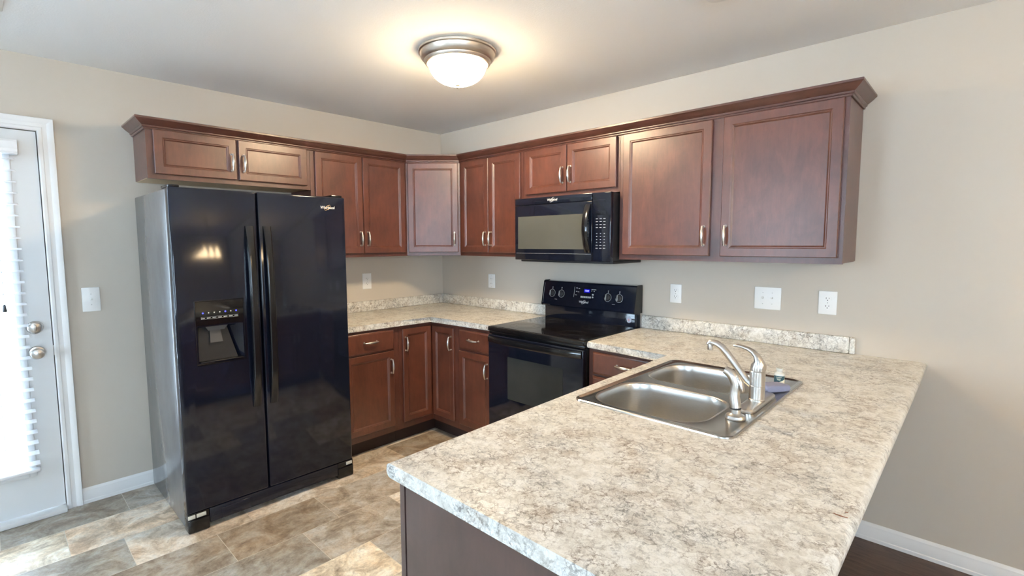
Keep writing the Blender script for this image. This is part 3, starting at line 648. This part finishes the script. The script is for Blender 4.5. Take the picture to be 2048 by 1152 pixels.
b = MB(); b.box(FX - .045, FX + .010, CY0 + .006, CY1 - .008, CZ0 - .012 + .0125, CZ0 + .006, 0.002); obj('drip_tray', b, 'black_plain', fd)
# grille, tabs, caster cover, hinges, logo
b = MB(); b.box(0.7275, 0.7945, FY0 + .101, FY1 - .101, 0.028, 0.1050, 0.003)
b.box(0.7275, 0.796, -2.16, -2.02, 0.034, 0.088, 0.002); b.box(0.7275, 0.7955, -2.015, -1.55, 0.030, 0.036, 0.002)
obj('base_grille', b, 'black', rf)
for y0, y1 in ((FY0 + .002, FY0 + .10), (FY1 - .10, FY1 + .004)):
    b = MB(); b.box(0.7275, 0.797, y0, y1, 0.003, 0.072, 0.006); b.box(0.7275, 0.7922, y0 + .001, y1 - .001, 0.070, 0.105, 0.003); obj('caster_cover', b, 'black_plain', rf)
for y0, y1 in ((FY0 + .002, FY0 + .035), (FY0 + .040, FY0 + .084), (FY1 - .045, FY1 - .006)):
    b = MB(); b.box(0.7925, 0.7985, y0, y1, 0.079, 0.098, 0.002); obj('kick_tab', b, 'pale_plastic', rf)
for y0, y1 in ((FY0 + .006, FY0 + .055), (FY1 - .075, FY1 - .006)):
    b = MB(); b.box(0.64, 0.775, y0, y1, 1.7435, 1.756, 0.004); obj('hinge_cover', b, 'black_plain', rf)
LM = face_mtx((FX + .0006, -1.516, 1.678), (0, 1, 0), (0, 0, 1))
def logo(par, mt, size, ring='gold'):
    o = link('brand_lettering', text_mesh('Whirlpool', size, mt, 0.0004, 0.12, 0.92), 'silver_print', par)
    b = MB(mt @ Matrix.Rotation(math.radians(38), 4, 'Z')); k = 40; lps = []
    for i in range(k):
        a = math.radians(15) + 2 * PI * i / k * 0.94; t = size * 0.05 * (0.4 + abs(math.sin(a)))
        rx, ry = size * 0.98, size * 0.36; c_, s_ = math.cos(a), math.sin(a)
        lps.append([((rx - t) * c_, (ry - t) * s_, .0003), ((rx + t) * c_, (ry + t) * s_, .0003), ((rx + t) * c_, (ry + t) * s_, .0008), ((rx - t) * c_, (ry - t) * s_, .0008)])
    b.loops(lps); obj('brand_swoosh', b, ring, par)
logo(rd, LM, 0.023)

# ------------------------------------------------------------------ microwave
mw = thing('microwave_oven', (1.654, -0.2, 1.35), 'black over-the-range microwave under the short wall cabinet', 'microwave')
MX0, MX1, MF, MZ0, MZ1 = 1.279, 2.032, -0.399, 1.350, 1.761
obj('microwave_body', MB().box(MX0 + .002, MX1 - .002, MF + .034, -0.002, MZ0 + .006, MZ1 - .002, 0.003), 'black_matte', mw)
b = MB(); b.box(MX0 + .01, MX1 - .01, MF + .05, -0.012, MZ0 - .014, MZ0 + .0055, 0.004); obj('bottom_vent', b, 'black_matte', mw)
obj('top_grille', MB().box(MX0, 1.9025, MF, MF + .033, 1.7165, MZ1, 0.003), 'black', mw)
md = obj('microwave_door', MB().box(MX0, 1.9025, MF, MF + .033, MZ0, 1.7145, 0.004, 3), 'black', mw)
b = MB()
def wl(i, y): return [(1.308 + i, y, 1.424 + i), (1.848 - i, y, 1.424 + i), (1.848 - i, y, 1.640 - i), (1.308 + i, y, 1.640 - i)]
b.loops([wl(0, MF - .0003), wl(0, MF - .0016), wl(.012, MF - .0016), wl(.026, MF - .0006), wl(.027, MF - .0006)]); obj('window', b, 'window_dark', md, 20)
obj('door_seam', MB().box(MX0 + .012, 1.898, MF - .0006, MF - .0001, 1.3945, 1.3955), 'grey_print', md)
b = MB(); k = 24; lps = []
for i in range(k + 1):
    s = i / k; z = 1.404 + s * 0.292; ar = 1 - (2 * s - 1) ** 2; d = 0.010 + 0.052 * ar; xx = 1.888 - 0.012 * (1 - ar); w = 0.020
    x0 = MF - .0004 - (0 if ar < .3 else d - .016); x1 = MF - d
    lps.append([(xx - w, x0, z), (xx - w, x1 + .004, z), (xx - w + .005, x1, z), (xx + w - .005, x1, z), (xx + w, x1 + .004, z), (xx + w, x0, z)])
b.loops(lps); obj('door_handle', b, 'black_plain', md, 40)
cpn = obj('control_panel', MB().box(1.9055, MX1, MF, MF + .033, MZ0, MZ1, 0.004, 3), 'black', mw)
obj('display', MB().box(1.930, 2.002, MF - .0007, MF - .0001, 1.628, 1.652), 'black_glass', cpn)
b = MB(); b.box(1.908, 1.995, MF - .0006, MF - .0001, 1.7155, 1.7165); obj('panel_seam', b, 'slot', cpn)
for r in range(11):
    if r == 4: continue
    z = 1.606 - 0.0175 * r
    for cidx in range(3):
        x = 1.938 + .026 * cidx; w = .0072 if r < 4 or r > 8 else .0035
        b = MB(); b.box(x - w, x + w, MF - .0006, MF - .0001, z - .0014, z + .0014); obj('button_mark', b, 'grey_print', cpn)
logo(mw, face_mtx((1.600, MF - .0005, 1.739), (1, 0, 0), (0, 0, 1)), 0.021, 'silver_print')

# ------------------------------------------------------------------ range
RX0, RX1, RF = 1.271, 2.033, -0.636
rg = thing('electric_range', (1.652, -0.33, 0), 'black freestanding electric range with glass cooktop between the counters', 'stove')
obj('range_body', MB().box(RX0 + .002, RX1 - .002, RF + .012, -0.012, 0.02, 0.888), 'black_matte', rg)
b = MB(); b.box(RX0, RX1, -0.662, -0.075, 0.889, 0.9175, 0.006, 3); b_ = obj('cooktop_frame', b, 'black_plain', rg)
gl = obj('glass_cooktop', MB().box(RX0 + .010, RX1 - .010, -0.645, -0.085, 0.9178, 0.9195, 0.0006, 1), 'cooktop', rg)
M['burner'] = plain('burner_ring_print', (0.030, 0.027, 0.024), 0.15, var=0.2)
for x, y, r in ((1.46, -0.50, .105), (1.84, -0.50, .085), (1.46, -0.22, .075), (1.84, -0.22, .105)):
    b = MB(); b.lathe([(r, 0), (r, .0003), (r - .004, .0003), (r - .004, 0)], (x, y, 0.9196), n=56, cap=False); b.lathe([(r * .62, 0), (r * .62, .0003), (r * .62 - .003, .0003), (r * .62 - .003, 0)], (x, y, 0.9196), n=48, cap=False)
    obj('burner_ring', b, 'burner', gl)
obj('front_trim', MB().box(RX0 + .002, RX1 - .002, -0.650, RF + .011, 0.870, 0.8885, 0.003), 'black_plain', rg)
od = obj('oven_door', MB().box(RX0 + .003, RX1 - .003, -0.660, RF + .010, 0.215, 0.866, 0.006, 3), 'black', rg)
b = MB(); b.box(1.449, 1.889, -0.6612, -0.6602, 0.462, 0.738, 0.0004, 1); obj('oven_window', b, 'oven_win', od)
b = MB(); k = 24; lps = []
for i in range(k + 1):
    s = i / k; x = RX0 + .012 + s * (RX1 - RX0 - .024); ar = 1 - (2 * s - 1) ** 4; y = -0.672 - 0.030 * ar
    inner = -0.6605 if ar < 0.3 else y + 0.020
    lps.append([(x, inner, .822), (x, y + .004, .818), (x, y, .824), (x, y, .852), (x, y + .004, .858), (x, inner, .856)])
b.loops(lps); obj('oven_handle', b, 'black_plain', od, 40)
obj('storage_drawer', MB().box(RX0 + .003, RX1 - .003, -0.658, RF + .010, 0.045, 0.208, 0.006, 3), 'black', rg)
# backguard
bgp = obj('backguard', MB().box(RX0 + .012, RX1 - .012, -0.074, -0.004, 0.900, 1.012, 0.004), 'black', rg)
b = MB(); prof_ = [(-0.004, 1.012), (-0.099, 1.012), (-0.104, 1.018), (-0.072, 1.180), (-0.064, 1.187), (-0.010, 1.187), (-0.004, 1.180)]
b.loops([[(x, y, z) for y, z in prof_] for x in (RX0 + .006, RX1 - .004)]); cpl = obj('control_panel', b, 'black', rg, 30)
for xa, xb in ((RX0 + .002, RX0 + .0055), (RX1 - .0035, RX1)):
    b = MB(); b.loops([[(x, y, z) for y, z in [(-0.003, 1.008), (-0.100, 1.008), (-0.107, 1.017), (-0.074, 1.184), (-0.064, 1.191), (-0.008, 1.191), (-0.003, 1.182)]] for x in (xa, xb)]); obj('end_cap', b, 'black_plain', rg)
sl_ = Vector((0, 0.032, 0.162)).normalized()      # up along the sloped panel face
nr = Vector((0, -0.162, 0.032)).normalized()
def onp(x, z, out=0.0): 
    t = (z - 1.018) / 0.162; return Vector((x, -0.104 + 0.032 * t, z)) + nr * out
def pm(x, z, out=0.0004): return face_mtx(onp(x, z, out), (1, 0, 0), sl_)
PB = 0.005
for x in (1.361, 1.443, 1.826, 1.912):
    z = 1.100; mt = pm(x, z)
    b = MB(mt); b.lathe([(0.021, 0), (0.021, .006), (0.019, .010), (0.017, .012), (0.0, .012)], n=28); b.box(-.0055, .0055, -.020, .020, .0115, .024, .003); kn = obj('knob', b, 'knob_grey', cpl)
    b = MB(mt); b.box(-.0012, .0012, -.019, .019, .0242, .0247); b.box(-.0058, -.0048, -.018, .018, .018, .0243); obj('pointer_line', b, 'grey_print', kn)
    b = MB(mt); kk = 30; lps = []
    for i in range(kk + 1):
        a = math.radians(125) - math.radians(300) * i / kk; c_, s_ = math.cos(a), math.sin(a)
        lps.append([(.0255 * c_, .0255 * s_, 0), (.0272 * c_, .0272 * s_, 0), (.0272 * c_, .0272 * s_, .0004), (.0255 * c_, .0255 * s_, .0004)])
    b.loops(lps); obj('dial_arc', b, 'grey_print', cpl)
    b = MB(mt); b.lathe([(.0028, 0), (.0028, .0004), (0, .0004)], (0, .034, 0), n=12); b.box(-.003, .003, .040, .046, 0, .0004); obj('dial_mark', b, 'grey_print', cpl)
for x, z in ((1.40, 1.058), (1.875, 1.058)):
    b = MB(pm(x, z)); b.box(-.011, .011, -.0008, .0008, 0, .0004); obj('panel_mark', b, 'grey_print', cpl)
ds = MB(pm(1.658, 1.132)); ds.box(-.024, .024, -.012, .013, 0, .0004); dso = obj('clock_display', ds, 'display', cpl)
link('clock_digits', text_mesh('12:01', 0.016, pm(1.658, 1.133, .0010), .0002, 0, 1.05), 'led_digit', dso)
b = MB(pm(1.653, 1.090)); 
for i in range(6): b.box(-.043 + .0145 * i, -.031 + .0145 * i, -.006, .006, 0, .0004)
obj('button_row', b, 'grey_print', cpl)
b = MB(pm(1.553, 1.120)); b.box(-.001, .001, -.036, .036, 0, .0004)
obj('panel_line', b, 'grey_print', cpl)
b = MB(pm(1.283, 1.100)); b.box(-.0008, .0008, -.075, .072, 0, .0004); obj('panel_line', b, 'grey_print', cpl)
for dx, z, w in ((.017, 1.148, .006), (.036, 1.146, .006), (.016, 1.124, .005), (.033, 1.122, .006), (.014, 1.100, .007), (.145, 1.144, .008), (.165, 1.144, .010), (.140, 1.134, .003), (.160, 1.132, .004), (.152, 1.110, .006), (.152, 1.092, .006)):
    b = MB(pm(1.556 + dx, z)); h_ = .005 if w in (.006,) and z < 1.115 else .0018; b.box(-w, w, -h_, h_, 0, .0004); obj('panel_mark', b, 'grey_print', cpl)
logo(cpl, pm(1.640, 1.055, .0005), 0.020, 'silver_print')
b = MB(); b.lathe([(0.017, 0), (0.017, .0003), (0, .0004)], n=18)
for v in b.bm.verts: v.co.x *= 1.0 + 0.15 * math.sin(5 * math.atan2(v.co.y, v.co.x)); v.co.y *= 1.25
b.fr = face_mtx((1.978, -0.0743, 0.966), (1, 0, 0), (0, 0, 1)); blot = obj('round_blotch', b, 'blotch', bgp)  # uneven round silver-blue blotch with a pink centre
b = MB(face_mtx((1.976, -0.0747, 0.964), (1, 0, 0), (0, 0, 1))); b.lathe([(0.007, 0), (0.007, .0003), (0, .0004)], n=14); obj('blotch_centre', b, 'pink', blot)

# ------------------------------------------------------------------ ceiling lamp
LX, LY = 1.607, -1.193
lm = thing('ceiling_lamp', (LX, LY, H - .19), 'lit flush-mount ceiling lamp, frosted dome in a nickel ring', 'lamp')
b = MB(); b.lathe([(0.10, -.001), (0.196, -.001), (0.199, -.005), (0.198, -.013), (0.192, -.017), (0.190, -.022), (0.186, -.038), (0.176, -.050), (0.171, -.053), (0.169, -.060), (0.163, -.068), (0.156, -.070), (0.150, -.062), (0.10, -.050)], (LX, LY, H), n=72); obj('lamp_ring', b, 'lamp_ring', lm, 30)
b = MB(); pr = []
for i in range(15):
    a = PI / 2 * i / 14; pr.append((0.1485 * math.cos(a) ** 0.85 if i < 14 else 0.0, -.060 - 0.108 * math.sin(a)))
b.lathe(pr, (LX, LY, H), n=64); obj('lamp_shade', b, 'dome', lm, 80)
b = MB(); b.lathe([(0.0, -.1675), (0.013, -.1682), (0.0135, -.170), (0.009, -.1735), (0.0055, -.176), (0.0065, -.180), (0.006, -.184), (0.003, -.187), (0.0, -.1875)], (LX, LY, H), n=24); obj('finial', b, 'nickel', lm, 50)
# ceiling vent at the far left, and the round base just above the frame
vt = thing('ceiling_vent', (0.66, -2.97, H - .012), 'white rectangular vent register on the ceiling near the door', 'vent')
b = MB(); b.box(0.60, 0.74, -3.11, -2.822, H - .008, H - .0005, .003); obj('vent_frame', b, 'white', vt)
b = MB()
for k in range(5): b.box(0.62 + .022 * k, 0.634 + .022 * k, -3.09, -2.842, H - .012, H - .0085)
obj('vent_louvers', b, 'white', vt)
sm = thing('smoke_detector', (2.80, -0.90, H - .03), 'round white smoke detector on the ceiling at the top edge', 'smoke detector')
b = MB(); b.lathe([(0.065, -.0005), (0.065, -.008), (0.060, -.010)], (2.805, -0.895, H), n=40); obj('detector_base', b, 'white', sm)
b = MB(); b.lathe([(0.056, -.0102), (0.056, -.022), (0.045, -.030), (0.0, -.031)], (2.805, -0.895, H), n=40); obj('detector_cover', b, 'white', sm)

# ------------------------------------------------------------------ outlets and switches
def plate(fr, x, z, w, h): 
    b = MB(fr); b.box(x - w / 2, x + w / 2, -0.0065, -0.0005, z - h / 2, z + h / 2, 0.003, 2); return b
def outlet(fr, x, z, w, h, label, decor=False):
    t = thing('power_outlet', fr @ Vector((x, 0, z - h / 2)), label, 'outlet'); obj('cover_plate', plate(fr, x, z, w, h), 'plate', t)
    if decor:
        rc = obj('receptacle', MB(fr).box(x - .017, x + .017, -.0085, -.0067, z - .034, z + .034, .001), 'plate', t)
        b = MB(fr)
        for dz in (-.02, .02): b.box(x - .008, x - .006, -.0089, -.0084, z + dz - .004, z + dz + .004); b.box(x + .005, x + .007, -.0089, -.0084, z + dz - .004, z + dz + .004)
        obj('slots', b, 'slot', rc)
    else:
        for dz in (-.0195, .0195):
            b = MB(fr @ Matrix.Translation((x, 0, z + dz))); 
            lp = []
            for i in range(32):
                a = 2 * PI * i / 32; lp.append((max(-.0172, min(.0172, .0195 * math.cos(a))), .0145 * math.sin(a)))
            b.loops([[(p, -.0067, q) for p, q in lp], [(p, -.0085, q) for p, q in lp]]); rc = obj('receptacle', b, 'plate', t)
            b = MB(fr); b.box(x - .0075, x - .0055, -.0089, -.0084, z + dz - .001, z + dz + .008); b.box(x + .0055, x + .0075, -.0089, -.0084, z + dz, z + dz + .007); b.lathe([(.0025, -.0089), (.0025, -.0084)], (x, 0, z + dz - .0065), 'Y', 12) if fr == I else b.box(x - .002, x + .002, -.0089, -.0084, z + dz - .009, z + dz - .005)
            obj('slots', b, 'slot', rc)
    b = MB(fr)
    for dz in ((0,) if not decor else (-.045, .045)): b.box(x - .0022, x + .0022, -.0073, -.0066, z + dz - .0022, z + dz + .0022)
    obj('screw', b, 'grey_print', t)
def switch(fr, x, z, w, h, xs, label):
    t = thing('light_switch', fr @ Vector((x, 0, z - h / 2)), label, 'switch'); obj('cover_plate', plate(fr, x, z, w, h), 'plate', t)
    for dx in xs:
        b = MB(fr); b.box(x + dx - .005, x + dx + .005, -.0072, -.0066, z - .012, z + .012)
        fr2 = fr @ Matrix.Translation((x + dx, -.007, z)) @ Matrix.Rotation(math.radians(-25), 4, 'X'); tg = MB(fr2); tg.box(-.0042, .0042, -.016, 0.0, -.004, .004, .0012)
        o = obj('toggle', b, 'plate', t); obj('toggle_lever', tg, 'plate', o)
        b = MB(fr)
        for dz in (-.030, .030): b.box(x + dx - .002, x + dx + .002, -.0073, -.0066, z + dz - .002, z + dz + .002)
        obj('screw', b, 'grey_print', t)
outlet(FL, -0.794, 1.158, .080, .127, 'white outlet on the wall between refrigerator and corner')
outlet(I, 0.652, 1.145, .078, .115, 'white outlet on the wall between corner and range', True)
outlet(I, 2.256, 1.150, .072, .115, 'white outlet on the wall just right of the range')
outlet(I, 3.051, 1.158, .080, .118, 'white outlet at the right end of the backsplash wall')
switch(I, 2.773, 1.160, .132, .121, (-.023, .023), 'white double switch plate on the wall behind the faucet')
switch(FL, -2.541, 1.160, .080, .135, (0,), 'single white toggle switch between the door and the refrigerator')

# ------------------------------------------------------------------ dining lamp to the right of the frame, mirrored in the refrigerator
px_, py_ = 5.0, -1.30
pd = thing('pendant_lamp', (px_, py_, 1.66), 'dining pendant lamp with three lit frosted shades on a nickel bar', 'lamp')
b = MB(); b.lathe([(0.0, -.001), (0.065, -.001), (0.065, -.012), (0.02, -.022), (0.0, -.022)], (px_, py_, H), n=32); obj('canopy', b, 'lamp_ring', pd)
obj('rod', MB().tube([(px_, py_, H - .02), (px_, py_, 1.93)], 0.007, 12), 'lamp_ring', pd)
b = MB(); b.tube([(px_, py_ - .24, 1.92), (px_, py_ + .24, 1.92)], 0.011, 12); obj('crossbar', b, 'lamp_ring', pd)
for dy in (-.2, 0, .2):
    b = MB(); b.lathe([(0.028, 1.913), (0.04, 1.88), (0.062, 1.82), (0.085, 1.74), (0.083, 1.74), (0.058, 1.82), (0.036, 1.876), (0.0, 1.88)], (px_, py_ + dy, 0), n=32, cap=False); obj('lamp_shade', b, 'dome_small', pd, 60)
